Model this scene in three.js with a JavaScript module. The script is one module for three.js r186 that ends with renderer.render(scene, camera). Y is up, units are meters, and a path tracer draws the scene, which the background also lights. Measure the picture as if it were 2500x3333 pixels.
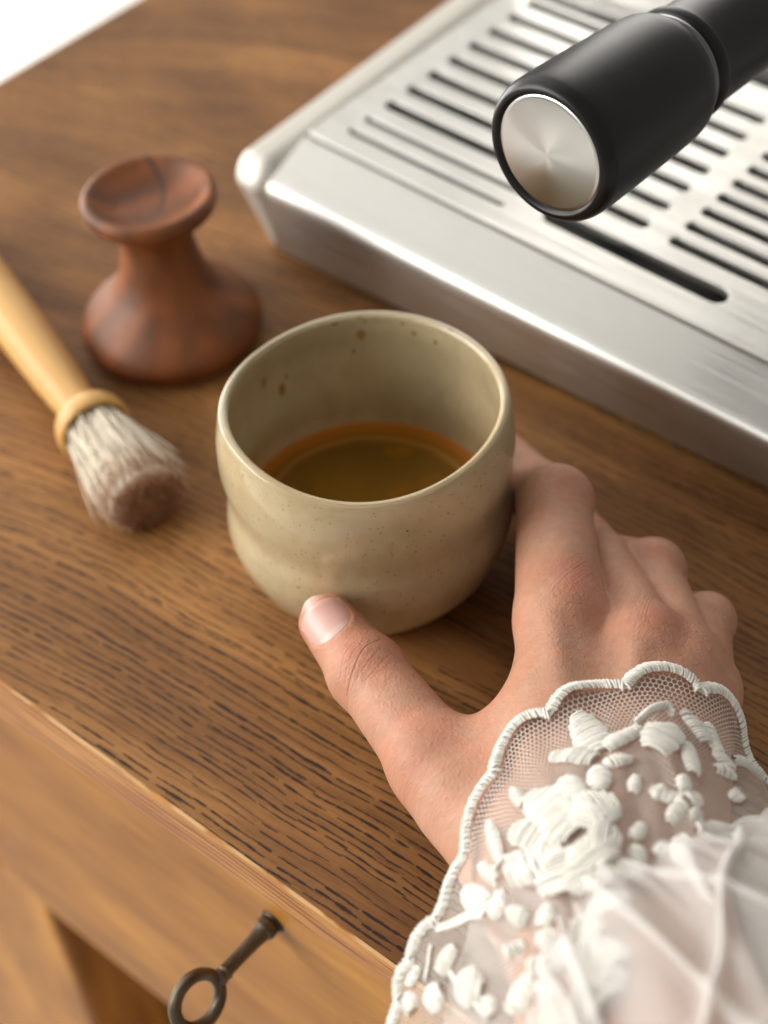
import * as THREE from 'three';
import { mergeGeometries, mergeVertices } from 'three/addons/utils/BufferGeometryUtils.js';
import { RoundedBoxGeometry } from 'three/addons/geometries/RoundedBoxGeometry.js';
import { RectAreaLightUniformsLib } from 'three/addons/lights/RectAreaLightUniformsLib.js';

// ------------------------------------------------------------------ camera, light, exposure
const scene = new THREE.Scene();
const camera = new THREE.PerspectiveCamera(34.8859, 768 / 1024, 0.02, 20);
camera.position.set(...[0.230157, 0.373625, 0.246234]);
camera.quaternion.setFromRotationMatrix(new THREE.Matrix4().makeBasis(
  new THREE.Vector3(...[0.771341, -0.056419, -0.633916]), new THREE.Vector3(...[-0.426780, 0.693050, -0.580983]), new THREE.Vector3(...[0.472114, 0.718679, 0.510499])));
camera.focus = 0.415;
camera.userData.fStop = 6.8;
const renderer = new THREE.WebGLRenderer({ antialias: true });
renderer.toneMapping = THREE.LinearToneMapping;
renderer.toneMappingExposure = 1.0;
renderer.shadowMap.enabled = true;
RectAreaLightUniformsLib.init();
scene.background = new THREE.Color().setRGB(0.31, 0.30, 0.285);      // pale room all round
function areaLight(name, w, h, color, intensity, at, to) {
  const l = new THREE.RectAreaLight(color, intensity, w, h);
  l.name = name; l.position.set(...at); l.lookAt(...to); scene.add(l); return l;
}
const WINDOW_AND_PANELS = [                                                      // added ceiling-bounce panel, left window, added floor-brightening panel: [width, height, radiance, place, aim], metres
  [2.8, 2.3, 0.70, [-1.5, 1.45, -0.75], [0, 0, -0.1], 'large added light panel standing in for a bright ceiling, out of the picture'],
  [1.3, 1.05, 6.8, [-1.1, 0.62, 0.92], [0, 0, 0], 'bright window to the left of the desk, out of the picture'],
  [1.5, 1.0, 6.5, [-2.3, -0.15, -0.35], [-0.9, -0.74, -0.2], 'low added light panel behind the desk to whiten the floor, out of the picture']];
WINDOW_AND_PANELS.forEach(([w, h, k, at, to]) => areaLight('window_and_panel_light', w, h, new THREE.Color().setRGB(1, 0.982, 0.955), k, at, to));

// ------------------------------------------------------------------ helpers (lengths in centimetres unless a name says otherwise)
const CM = 0.01, V = (x, y, z) => new THREE.Vector3(x, y, z), A = (a) => new THREE.Vector3(a[0], a[1], a[2]);
const clamp = (x, a = 0, b = 1) => Math.min(b, Math.max(a, x)), lerp = (a, b, t) => a + (b - a) * t, sstep = (a, b, x) => { const t = clamp((x - a) / (b - a)); return t * t * (3 - 2 * t); };
function rng(seed) { let s = seed >>> 0; return () => { s = (s + 0x6D2B79F5) >>> 0; let t = s; t = Math.imul(t ^ (t >>> 15), t | 1); t ^= t + Math.imul(t ^ (t >>> 7), t | 61); return ((t ^ (t >>> 14)) >>> 0) / 4294967296; }; }
const PERM = new Uint16Array(4096); { const r = rng(7); for (let i = 0; i < 4096; i++) PERM[i] = Math.floor(r() * 4096); }
const hash3 = (x, y, z) => PERM[(PERM[(PERM[x & 4095] + y) & 4095] + z) & 4095] / 4095;
function noise3(x, y, z) {
  const xi = Math.floor(x), yi = Math.floor(y), zi = Math.floor(z); let u = x - xi, v = y - yi, w = z - zi;
  u = u * u * (3 - 2 * u); v = v * v * (3 - 2 * v); w = w * w * (3 - 2 * w);
  const a = lerp(hash3(xi, yi, zi), hash3(xi + 1, yi, zi), u), b = lerp(hash3(xi, yi + 1, zi), hash3(xi + 1, yi + 1, zi), u);
  const c = lerp(hash3(xi, yi, zi + 1), hash3(xi + 1, yi, zi + 1), u), d = lerp(hash3(xi, yi + 1, zi + 1), hash3(xi + 1, yi + 1, zi + 1), u);
  return lerp(lerp(a, b, v), lerp(c, d, v), w);
}
const fbm = (x, y, z, n = 4) => { let s = 0, a = 0.5, t = 0; for (let i = 0; i < n; i++) { s += a * noise3(x, y, z); t += a; a *= 0.5; x = x * 2.03 + 11.3; y = y * 2.01 + 5.7; z = z * 2.02 + 3.1; } return s / t; };
const srgb = (r, g, b) => new THREE.Color().setRGB(r / 255, g / 255, b / 255, THREE.SRGBColorSpace);
function dataTex(w, h, fn, color = true, wrap = THREE.ClampToEdgeWrapping) {      // fn(i, j) -> [r, g, b] in 0..255, row 0 at v = 0
  const d = new Uint8Array(w * h * 4);
  for (let j = 0; j < h; j++) for (let i = 0; i < w; i++) { const c = fn(i, j), o = (j * w + i) * 4; d[o] = clamp(c[0], 0, 255); d[o + 1] = clamp(c[1], 0, 255); d[o + 2] = clamp(c[2], 0, 255); d[o + 3] = 255; }
  const t = new THREE.DataTexture(d, w, h, THREE.RGBAFormat); t.magFilter = THREE.LinearFilter; t.minFilter = THREE.LinearMipmapLinearFilter; t.wrapS = t.wrapT = wrap; t.generateMipmaps = true;
  if (color) t.colorSpace = THREE.SRGBColorSpace; t.needsUpdate = true; return t;
}
const used = new Map();
function numbered(name) { const n = used.get(name) ?? 0; used.set(name, n + 1); return n ? name + '_' + String(n).padStart(3, '0') : name; }
function thing(name, label, category, at = [0, 0, 0], group) {        // a Group at the thing's base; at in cm
  const o = new THREE.Group(); o.name = numbered(name); o.position.set(at[0] * CM, at[1] * CM, at[2] * CM); o.userData = { label, category };
  if (group) o.userData.group = group; o.userData.origin = at; scene.add(o); return o;
}
function part(name, geo, mat, parent, origin) {                        // geometry in scene cm; origin = the base of the thing it belongs to
  const at = origin ?? parent.userData.origin ?? [0, 0, 0];
  const g = geo.clone(); g.translate(-at[0], -at[1], -at[2]); g.scale(CM, CM, CM);
  const m = new THREE.Mesh(g, mat); m.name = name; m.castShadow = m.receiveShadow = true; m.userData.origin = at; parent.add(m); return m;
}
function structure(name, geo, mat) { const m = part(name, geo, mat, scene, [0, 0, 0]); m.userData = { kind: 'structure' }; return m; }
function gridGeo(nu, nv, fn, uvfn, closedU = false) {                  // fn(u, v, i, j) -> Vector3 for u, v in 0..1
  const p = [], uv = [], idx = [];
  for (let j = 0; j <= nv; j++) for (let i = 0; i <= nu; i++) { const q = fn(i / nu, j / nv, i, j); p.push(q.x, q.y, q.z); const t = uvfn ? uvfn(i / nu, j / nv, q) : [i / nu, j / nv]; uv.push(t[0], t[1]); }
  for (let j = 0; j < nv; j++) for (let i = 0; i < nu; i++) { const a = j * (nu + 1) + i, b = a + 1, c = a + nu + 1, d = c + 1; idx.push(a, c, b, b, c, d); }
  const g = new THREE.BufferGeometry(); g.setAttribute('position', new THREE.Float32BufferAttribute(p, 3)); g.setAttribute('uv', new THREE.Float32BufferAttribute(uv, 2)); g.setIndex(idx); g.computeVertexNormals();
  if (closedU) { const n = g.attributes.normal; for (let j = 0; j <= nv; j++) { const a = j * (nu + 1), b = a + nu; const x = n.getX(a) + n.getX(b), y = n.getY(a) + n.getY(b), z = n.getZ(a) + n.getZ(b), l = Math.hypot(x, y, z) || 1; n.setXYZ(a, x / l, y / l, z / l); n.setXYZ(b, x / l, y / l, z / l); } }
  return g;
}
function tubeBetween(a, b, ra, rb, sides = 12) { const d = b.clone().sub(a), g = new THREE.CylinderGeometry(rb, ra, d.length(), sides, 1); g.translate(0, d.length() / 2, 0); g.applyQuaternion(new THREE.Quaternion().setFromUnitVectors(V(0, 1, 0), d.normalize())); g.translate(a.x, a.y, a.z); return g; }
const crPoints = (pts, n, closed = false) => new THREE.CatmullRomCurve3(pts.map((p) => p.isVector3 ? p : A(p)), closed, 'centripetal').getPoints(n);
function profileCurve(pts, n) { return new THREE.SplineCurve(pts.map((p) => new THREE.Vector2(p[0], p[1]))).getPoints(n); }
const flipped = (g) => { const i = g.index.array; for (let k = 0; k < i.length; k += 3) { const t = i[k]; i[k] = i[k + 1]; i[k + 1] = t; } g.computeVertexNormals(); return g; };

// ------------------------------------------------------------------ wood
const bow = (x) => -0.075 * (x + 2) + 0.0052 * (x + 2) * (x + 2) - 0.00006 * Math.pow(x + 2, 3);
const TX0 = -33, TX1 = 19, TZ0 = -35, TZ1 = 10.6, TW = 2048, TH = 2048;
const poreMask = (() => {
  const c = document.createElement('canvas'); c.width = TW; c.height = TH; const g = c.getContext('2d'), r = rng(21);
  g.fillStyle = '#fff'; g.fillRect(0, 0, TW, TH); g.lineCap = 'round'; g.lineJoin = 'round';
  const px = (x) => (x - TX0) / (TX1 - TX0) * TW, pz = (z) => (z - TZ0) / (TZ1 - TZ0) * TH, unit = TW / (TX1 - TX0);
  const stroke = (x, len, g0, w, a, dark) => {
    g.strokeStyle = `rgba(${dark},${dark},${dark},${a})`; g.lineWidth = Math.max(0.8, w * unit); g.beginPath();
    const n = Math.max(3, Math.ceil(len / 0.12));
    for (let k = 0; k <= n; k++) { const xx = x + len * k / n; const z = g0 + bow(xx) * clamp(1 - (10 - g0) * 0.03, 0.2, 1) + (noise3(xx * 0.3, g0 * 0.22, 1.5) - 0.5) * 0.6 + (noise3(xx * 1.5, g0 * 1.2, 9.5) - 0.5) * 0.07; k ? g.lineTo(px(xx), pz(z)) : g.moveTo(px(xx), pz(z)); }
    g.stroke();
  };
  for (let g0 = -42; g0 < 15; g0 += 0.17 + 0.2 * r()) {                 // early-wood rows: broken dark vessels
    const strength = (0.3 + 0.7 * r()) * (g0 > 2 ? 1 : 0.8);
    let x = TX0 - 1 - r() * 3;
    while (x < TX1) {
      const gate = noise3(x * 0.09, g0 * 0.7, 4.4); const len = 0.45 + Math.pow(r(), 1.3) * (0.9 + 3.2 * gate);
      if (gate > 0.12) { const w0 = (0.022 + 0.024 * r()) * (0.5 + 0.8 * strength), gz = g0 + (r() - 0.5) * 0.07; stroke(x, len, gz, w0, 0.6 + 0.4 * strength, 8); for (let q = 0; q < len / 0.22; q++) stroke(x + len * r() * 0.8, 0.08 + 0.22 * r(), gz + 0.012 * (r() - 0.5), w0 * (1.3 + 0.9 * r()), 0.85 * strength, 6); }
      if (r() < 0.35) stroke(x + len * 0.3 * r(), len * 0.4, g0 + 0.05 * (r() - 0.2), 0.05, 0.5 * strength, 10);
      x += len + 0.02 + Math.pow(r(), 4) * 0.5;
    }
  }
  for (let k = 0; k < 24000; k++) stroke(lerp(TX0, TX1, r()), 0.2 + 1.6 * r() * r(), lerp(-42, 15, r()), 0.012 + 0.01 * r(), 0.16 + 0.25 * r(), 20);   // fine hairlines
  for (let k = 0; k < 7; k++) { const x = lerp(-10, 9, r()), z = lerp(3, 9.5, r()); g.strokeStyle = 'rgba(40,30,25,0.35)'; g.lineWidth = 1; g.beginPath(); g.moveTo(px(x), pz(z)); g.lineTo(px(x + (r() - 0.3) * 0.6), pz(z - 0.5 * r())); g.stroke(); }   // scratches
  return g.getImageData(0, 0, TW, TH).data;
})();
const woodHeight = new Uint8Array(TW * TH);
const tableMap = dataTex(TW, TH, (i, j) => {
  const x = lerp(TX0, TX1, i / TW), z = lerp(TZ0, TZ1, j / TH), gz = z - bow(x) + (noise3(x * 0.06, z * 0.18, 2.2) - 0.5) * 2.4;
  const band = fbm(x * 0.05, gz * 1.1, 3.3, 4), fibre = noise3(x * 0.9, gz * 17, 8.8), mott = fbm(x * 0.22, z * 0.42, 6.1, 4), blot = fbm(x * 0.09, z * 0.13, 17.1, 3);
  const t = clamp(0.5 + (band - 0.5) * 1.2 + (fibre - 0.5) * 0.32 + (mott - 0.5) * 0.95 + (blot - 0.5) * 0.55);
  const p = poreMask[(j * TW + i) * 4] / 255, q = 1 - (1 - p) * 0.94;
  woodHeight[j * TW + i] = 200 * p + 30 * fibre;
  const L = [176, 124, 70], D = [114, 75, 40];
  return [lerp(42, lerp(D[0], L[0], t), q), lerp(30, lerp(D[1], L[1], t), q), lerp(24, lerp(D[2], L[2], t), q)];
});
const tableBump = dataTex(TW, TH, (i, j) => { const h = woodHeight[j * TW + i]; return [h, h, h]; }, false);
const woodMat = new THREE.MeshPhysicalMaterial({ map: tableMap, bumpMap: tableBump, bumpScale: 0.00012, roughness: 0.55, specularIntensity: 0.55 });
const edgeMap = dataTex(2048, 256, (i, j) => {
  const x = i / 2048 * 52, y = j / 256 * 3.2, worn = sstep(0.27, 0.2, y) * sstep(0.3, 0.55, fbm(x * 0.9, y * 3, 12, 3)); const w = y * 7 + (noise3(x * 0.25, y * 0.8, 5) - 0.5) * 1.7 + (noise3(x * 1.7, y * 3, 7) - 0.5) * 0.35;  // pale top strip: worn bevel plus its highlight painted into the colour
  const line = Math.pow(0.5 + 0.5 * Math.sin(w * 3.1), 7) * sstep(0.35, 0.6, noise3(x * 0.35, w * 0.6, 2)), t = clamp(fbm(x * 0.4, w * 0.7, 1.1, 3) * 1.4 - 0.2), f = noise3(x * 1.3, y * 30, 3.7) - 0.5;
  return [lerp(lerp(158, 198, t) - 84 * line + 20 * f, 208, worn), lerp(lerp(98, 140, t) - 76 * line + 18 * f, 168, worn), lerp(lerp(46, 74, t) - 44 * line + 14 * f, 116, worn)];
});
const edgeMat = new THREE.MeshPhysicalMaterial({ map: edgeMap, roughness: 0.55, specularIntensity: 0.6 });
const frontMap = dataTex(1024, 512, (i, j) => {
  const x = i / 1024 * 52, y = j / 512 * 22; const t = clamp(0.5 + (fbm(x * 0.16, y * 0.5, 8.2, 4) - 0.5) * 2.2), f = noise3(x * 1.0, y * 7, 5.5) - 0.5;
  return [lerp(146, 188, t) + 18 * f, lerp(94, 130, t) + 16 * f, lerp(40, 56, t) + 12 * f];
});
const frontMat = new THREE.MeshPhysicalMaterial({ map: frontMap, roughness: 0.55, specularIntensity: 0.4 });
const plainWood = (r, g, b) => new THREE.MeshPhysicalMaterial({ color: srgb(r, g, b), roughness: 0.5, clearcoat: 0.2, clearcoatRoughness: 0.4 });

// ------------------------------------------------------------------ setting: pale floor far below
const floorMat = new THREE.MeshStandardMaterial({ map: dataTex(256, 256, (i, j) => { const n = fbm(i / 30, j / 30, 3, 4) * 14; return [244 + n * 0.6, 241 + n * 0.6, 232 + n * 0.6]; }), roughness: 0.6 });
{ const g = new THREE.PlaneGeometry(700, 700); g.rotateX(-Math.PI / 2); g.translate(0, -74, 0); structure('floor', g, floorMat); }

for (const [w, h, , at, to, label] of WINDOW_AND_PANELS) {                        // framed glowing pane behind each light, the window and both added panels alike
  const o = thing('window', label, 'window', at.map((x) => x * 100)); o.lookAt(...to);
  const paneMat = new THREE.MeshStandardMaterial({ color: 0xffffff, emissive: 0xffffff, emissiveIntensity: 0.12, roughness: 0.4 }), frameMat = new THREE.MeshStandardMaterial({ color: srgb(236, 234, 228), roughness: 0.5 });
  const pane = new THREE.BoxGeometry(w * 100, h * 100, 1); pane.translate(0, 0, -3); part('pane', pane, paneMat, o, [0, 0, 0]);
  const bars = []; for (const sx of [-1, 1]) { const b = new THREE.BoxGeometry(6, h * 100 + 12, 8); b.translate(sx * (w * 50 + 3), 0, -2); bars.push(b); const c = new THREE.BoxGeometry(w * 100, 6, 8); c.translate(0, sx * (h * 50 + 3), -2); bars.push(c); }
  part('frame', mergeGeometries(bars), frameMat, o, [0, 0, 0]);
}

// ------------------------------------------------------------------ desk
{
  const EZ = 10.24, t = thing('wooden_desk', 'brown oak desk with dark open grain and a drawer under its worn front edge', 'desk', [-7, -74, -8]);
  const thick = (x) => clamp(1.72 - 0.067 * x, 1.0, 2.6), nick = (x) => (noise3(x * 0.8, 3, 3) - 0.5) * 0.05 + (noise3(x * 3.3, 6, 3) - 0.5) * 0.05;
  const uvT = (x, z) => [(x - TX0) / (TX1 - TX0), (z - TZ0) / (TZ1 - TZ0)];
  const X0 = -31.96, X1 = 18.5, Z0 = -34.5;
  const prof = (x) => { const h = thick(x), n = nick(x); return [[EZ - 0.11, 0], [EZ - 0.085, 0], [EZ - 0.065 + n * 0.15, -0.005], [EZ - 0.03 + n * 0.25, -0.035 + n * 0.15], [EZ - 0.006, -0.07 + n * 0.15], [EZ, -0.1], [EZ, -h * 0.5], [EZ, -h + 0.07], [EZ - 0.03, -h + 0.02], [EZ - 0.12, -h]]; };
  const top = gridGeo(240, 4, (u, v) => V(lerp(X0 + 0.15, X1, u), 0, lerp(Z0, EZ - 0.11, v)), (u, v, q) => uvT(q.x, q.z));
  const back = gridGeo(4, 9, (u, v) => { const a = v * Math.PI / 2; return V(X0 + 0.15 - 0.15 * Math.sin(a) , -0.15 + 0.15 * Math.cos(a) - (v > 0.99 ? 1.9 : 0), lerp(Z0, EZ - 0.11, u)); }, (u, v, q) => uvT(q.x, q.z));
  part('tabletop', mergeGeometries([top, flipped(back)]), woodMat, t);
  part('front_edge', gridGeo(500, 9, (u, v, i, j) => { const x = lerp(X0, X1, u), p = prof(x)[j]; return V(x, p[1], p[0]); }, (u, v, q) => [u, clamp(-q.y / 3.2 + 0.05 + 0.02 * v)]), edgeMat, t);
  const under = new THREE.BoxGeometry(X1 - X0 - 0.4, 0.3, EZ - Z0 - 0.6); under.translate((X0 + X1) / 2, -1.25, (EZ + Z0) / 2); part('underside', under, plainWood(120, 78, 44), t);
  const DZ = 9.45, AB = -18.6, LX = -11.3;
  const front = new RoundedBoxGeometry(X1 + 13.5, -AB - 1.6, 1.6, 3, 0.35); { const uv = front.attributes.uv, p = front.attributes.position; for (let i = 0; i < p.count; i++) uv.setXY(i, p.getX(i) / 52 + 0.5, p.getY(i) / 22 + 0.5); }
  front.translate((X1 - 13.5) / 2, (AB - 1.6) / 2, DZ - 0.8); part('drawer_front', front, frontMat, t);
  const rail = new THREE.BoxGeometry(18.2, -AB - 1.6, 1.4); rail.translate(-22.62, (AB - 1.6) / 2, DZ - 0.75); part('front_rail', rail, frontMat, t);
  for (const [x, z] of [[LX - 2.6, DZ - 2.9], [X0 + 3, Z0 + 3]]) { const leg = new RoundedBoxGeometry(15.2, 74 + AB + 0.4, 5.2, 3, 0.4); leg.translate(x - 5, (AB - 74) / 2 - 0.2, z); part('leg', leg, frontMat, t); }
  const side = new THREE.BoxGeometry(44, 2.0, 30); side.translate(4, -46, -8); part('shelf', side, plainWood(150, 96, 52), t);
  const panel = new THREE.BoxGeometry(40, 40, 1.2); panel.translate(9, AB - 19, DZ - 4.6); part('recessed_panel', panel, frontMat, t);
  const esc = new THREE.CylinderGeometry(0.36, 0.42, 0.1, 24); esc.rotateX(Math.PI / 2); const kh = [3.31, -4.59, 9.45]; esc.translate(kh[0], kh[1], DZ + 0.06);
  part('keyhole_plate', esc, new THREE.MeshStandardMaterial({ color: srgb(70, 58, 44), roughness: 0.5, metalness: 0.8 }), t);
  // key
  const iron = new THREE.MeshStandardMaterial({ roughness: 0.48, metalness: 0.85, map: dataTex(128, 128, (i, j) => { const n = fbm(i / 14, j / 14, 2, 4); return [74 + 60 * n, 66 + 54 * n, 56 + 46 * n]; }), bumpMap: dataTex(128, 128, (i, j) => { const n = 255 * fbm(i / 7, j / 7, 5, 4); return [n, n, n]; }, false), bumpScale: 0.0003 });
  const k = thing('key', 'old dark iron key sticking out of the desk drawer lock', 'key', [kh[0], kh[1], DZ]);
  const sh = new THREE.LatheGeometry(profileCurve([[0.24, 0.1], [0.33, 0.16], [0.34, 0.42], [0.26, 0.52], [0.215, 1.2], [0.215, 1.9], [0.26, 2.0], [0.23, 2.12], [0.26, 2.25], [0.16, 2.45]], 60), 24); sh.rotateX(Math.PI / 2); sh.translate(kh[0], kh[1], DZ); part('shaft', sh, iron, k);
  const bp = []; for (let i = 0; i < 48; i++) { const a = i / 48 * Math.PI * 2; bp.push(V(kh[0], kh[1] + Math.sin(a) * 0.72, DZ + 3.15 - Math.cos(a) * 0.78)); }
  for (const p of bp) { const c = V(kh[0], kh[1], DZ + 3.15); p.sub(c).applyAxisAngle(V(0, 0, 1), 0.5).add(c); }
  part('bow', new THREE.TubeGeometry(new THREE.CatmullRomCurve3(bp, true), 72, 0.19, 12, true), iron, k);
}

// ------------------------------------------------------------------ turned wooden tamper
{
  const at = [-13.3, 0, -4.35], t = thing('wooden_tamper', 'reddish brown turned wooden tamper with waisted neck and dished top', 'tamper', at);
  const pr = profileCurve([[0, 0.02], [2.7, 0.02], [2.86, 0.1], [2.9, 0.22], [3.08, 0.32], [3.22, 0.6], [3.17, 0.92], [2.9, 1.3], [2.4, 1.75], [1.9, 2.25], [1.55, 2.9], [1.36, 3.6], [1.27, 4.15], [1.3, 4.6], [1.5, 5.02], [1.86, 5.32], [2.16, 5.52], [2.3, 5.78], [2.28, 6.02], [2.12, 6.16], [1.94, 6.1], [1.6, 5.86], [1.1, 5.6], [0.5, 5.47], [0.001, 5.45]], 220);
  const g = new THREE.LatheGeometry(pr, 140), p = g.attributes.position, col = new Float32Array(p.count * 3), a = srgb(150, 85, 38), b = srgb(82, 45, 18), dk = srgb(58, 38, 30), c = new THREE.Color();
  for (let i = 0; i < p.count; i++) {
    const x = p.getX(i), y = p.getY(i), z = p.getZ(i), w = x * 0.8 + z * 0.35 + (fbm(x * 0.5, y * 0.25, z * 0.5, 3) - 0.5) * 2.2, ring = 0.5 + 0.5 * Math.sin(w * 4.2);
    c.copy(a).lerp(b, clamp(0.5 * ring + (fbm(x * 1.2, y * 0.5, z * 1.2, 4) - 0.3) * 0.9));
    if (y > 5.2) { const s = x * 0.82 + z * 0.57, q = -x * 0.57 + z * 0.82, crack = q + 0.35 - 0.25 * Math.sin(s * 1.6); const k = Math.exp(-Math.pow(crack / (0.07 + 0.06 * noise3(s * 2, 1, 1)), 2)) * sstep(0.4, -0.3, s - 0.2 + q * 0.1); c.lerp(dk, 0.85 * k); }
    c.toArray(col, i * 3);
  }
  g.setAttribute('color', new THREE.BufferAttribute(col, 3)); g.translate(...at);
  part('body', g, new THREE.MeshPhysicalMaterial({ vertexColors: true, roughness: 0.55, clearcoat: 0.1, clearcoatRoughness: 0.4 }), t);
}

// ------------------------------------------------------------------ coffee brush
{
  const c0 = A([-10.64, 1.27, 1.76]), tail = A([-24.20, 0.95, -2.97]), tip = A([-6.88, 1.00, 2.93]), ax = c0.clone().sub(tail).normalize();
  const t = thing('coffee_brush', 'round coffee brush with pale wooden handle and white bristles tipped brown', 'brush', [c0.x, 0, c0.z]);
  const q = new THREE.Quaternion().setFromUnitVectors(V(0, 1, 0), ax), L = c0.distanceTo(tail);
  const beech = new THREE.MeshPhysicalMaterial({ roughness: 0.5, clearcoat: 0.2, clearcoatRoughness: 0.4, map: dataTex(256, 512, (i, j) => { const n = fbm(i / 256 * 9, j / 512 * 3, 4, 4), f = noise3(i / 5, j / 60, 2) - 0.5; return [214 + 26 * (n - 0.5) + 14 * f, 164 + 34 * (n - 0.5) + 14 * f, 92 + 36 * (n - 0.5) + 12 * f]; }) });
  const lathe = (pts, n) => { const g = new THREE.LatheGeometry(profileCurve(pts, n), 64); g.applyQuaternion(q); g.translate(c0.x, c0.y, c0.z); return g; };
  part('handle', lathe([[0.001, -L], [0.8, -L + 0.05], [0.95, -L + 2], [0.96, -L * 0.6], [0.84, -4], [0.73, -2], [0.7, -1.2], [0.7, -0.95]], 90), beech, t);
  part('collar', lathe([[0.66, -1.25], [0.76, -1.12], [0.95, -0.98], [1.16, -0.72], [1.27, -0.35], [1.26, -0.08], [1.2, 0.02], [1.1, 0.0], [1.02, -0.12], [0.96, -0.45], [0.4, -0.55], [0.001, -0.55]], 70), beech, t);
  // bristles: every strand a thin tube, in eleven tufts
  const r = rng(5), e1 = V(0, 1, 0).cross(ax).normalize(), e2 = ax.clone().cross(e1), end = tip.clone(), d2 = end.clone().sub(c0), pos = [], col = [], idx = [], nor = [];
  const cream = srgb(255, 246, 228), tan = srgb(222, 178, 130), brown = srgb(168, 112, 70), cc = new THREE.Color();
  for (let n = 0; n < 2600; n++) {
    const tuft = Math.floor(r() * 12), ta = tuft === 0 ? 0 : tuft / 11 * Math.PI * 2 + 0.2, tr = tuft === 0 ? 0 : 0.66, a = r() * Math.PI * 2, rr = Math.sqrt(r()) * 0.24;
    let sx = Math.cos(ta) * tr + Math.cos(a) * rr, sy = Math.sin(ta) * tr + Math.sin(a) * rr;
    let ex, ey; do { ex = (r() * 2 - 1); ey = (r() * 2 - 1); } while (ex * ex + ey * ey > 1);
    { const h = Math.hypot(ex, ey) || 1; if (n % 3) { ex *= lerp(1, 1 / h, 0.75); ey *= lerp(1, 1 / h, 0.75); sx *= 1.1; sy *= 1.1; } } ex = lerp(sx * 1.25, ex, 0.72) * 1.42 + (r() - 0.5) * 0.08; ey = lerp(sy * 1.25, ey, 0.72) * 1.22 + (r() - 0.5) * 0.08; if (r() < 0.05) { ex *= 1.35; ey *= 1.3; }
    const rad = Math.hypot(ex / 1.42, ey / 1.22), len = (1 - 0.1 * rad * rad) * (0.88 + 0.17 * r()) , coffee = 0.6 + 0.6 * r();
    const S = c0.clone().addScaledVector(ax, -0.5).addScaledVector(e1, sx).addScaledVector(e2, sy), E = c0.clone().addScaledVector(d2, len).addScaledVector(e1, ex).addScaledVector(e2, ey); E.y = Math.max(E.y, 0.04 + 0.08 * r());
    const M = S.clone().lerp(E, 0.5).addScaledVector(ax, 0).add(E.clone().sub(c0.clone().addScaledVector(d2, len)).multiplyScalar(0.16)), w = 0.025 + 0.012 * r(), shade = 0.9 + 0.2 * r(), base = pos.length / 3, dir = E.clone().sub(S).normalize(), b1 = V(0, 1, 0).cross(dir).normalize(), b2 = dir.clone().cross(b1);
    for (let k = 0; k <= 6; k++) {
      const f = k / 6, P0 = S.clone().multiplyScalar((1 - f) * (1 - f)).addScaledVector(M, 2 * f * (1 - f)).addScaledVector(E, f * f); P0.y = Math.max(P0.y, 0.04);
      const br = sstep(0.72 - 0.14 * (1 - rad) + 0.2 * (shade - 0.9), 0.97, f) * coffee * (rad < 0.9 ? 1 : 0.75); cc.copy(cream).lerp(tan, clamp(f * f * 0.12 + br * 0.7)).lerp(brown, clamp(br)); cc.multiplyScalar(shade);
      for (let s = 0; s < 3; s++) { const an = s / 3 * Math.PI * 2, ww = w * (k === 6 ? 0.4 : 1), o = b1.clone().multiplyScalar(Math.cos(an)).addScaledVector(b2, Math.sin(an)); pos.push(P0.x + o.x * ww, P0.y + o.y * ww, P0.z + o.z * ww); nor.push(o.x, o.y, o.z); col.push(cc.r, cc.g, cc.b); }
      if (k) for (let s = 0; s < 3; s++) { const a0 = base + (k - 1) * 3 + s, a1 = base + (k - 1) * 3 + (s + 1) % 3, b0 = a0 + 3, b3 = a1 + 3; idx.push(a0, a1, b0, a1, b3, b0); }
    }
  }
  const g = new THREE.BufferGeometry(); g.setAttribute('position', new THREE.Float32BufferAttribute(pos, 3)); g.setAttribute('normal', new THREE.Float32BufferAttribute(nor, 3)); g.setAttribute('color', new THREE.Float32BufferAttribute(col, 3)); g.setIndex(idx);
  part('bristles', g, new THREE.MeshStandardMaterial({ vertexColors: true, roughness: 0.7 }), t).userData.kind = 'stuff';
  const heart = gridGeo(48, 24, (u, v) => { const a = u * Math.PI * 2, f = Math.min(v / 0.8, 1), k = v > 0.8 ? 1 - (v - 0.8) / 0.2 : 1, w = lerp(0.74, 1.27, f) * k, h = lerp(0.74, 1.1, f) * k, L2 = v > 0.8 ? 0.9 + 0.06 * (1 - k * k) : 0.9 * f; const p = c0.clone().addScaledVector(ax, -0.45 * (1 - f)).addScaledVector(d2, L2).addScaledVector(e1, Math.cos(a) * w).addScaledVector(e2, Math.sin(a) * h); p.y = Math.max(p.y, 0.06); return p; }, null, true); { const hc = []; for (let j = 0; j <= 24; j++) for (let i = 0; i <= 48; i++) { const k = j / 24; cc.copy(cream).lerp(brown, sstep(0.7, 0.88, k) * 0.95).multiplyScalar(0.92); hc.push(cc.r, cc.g, cc.b); } heart.setAttribute('color', new THREE.Float32BufferAttribute(hc, 3)); }
  part('bristle_bundle', heart, new THREE.MeshStandardMaterial({ vertexColors: true, roughness: 0.9, side: THREE.DoubleSide }), t);
}

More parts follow.
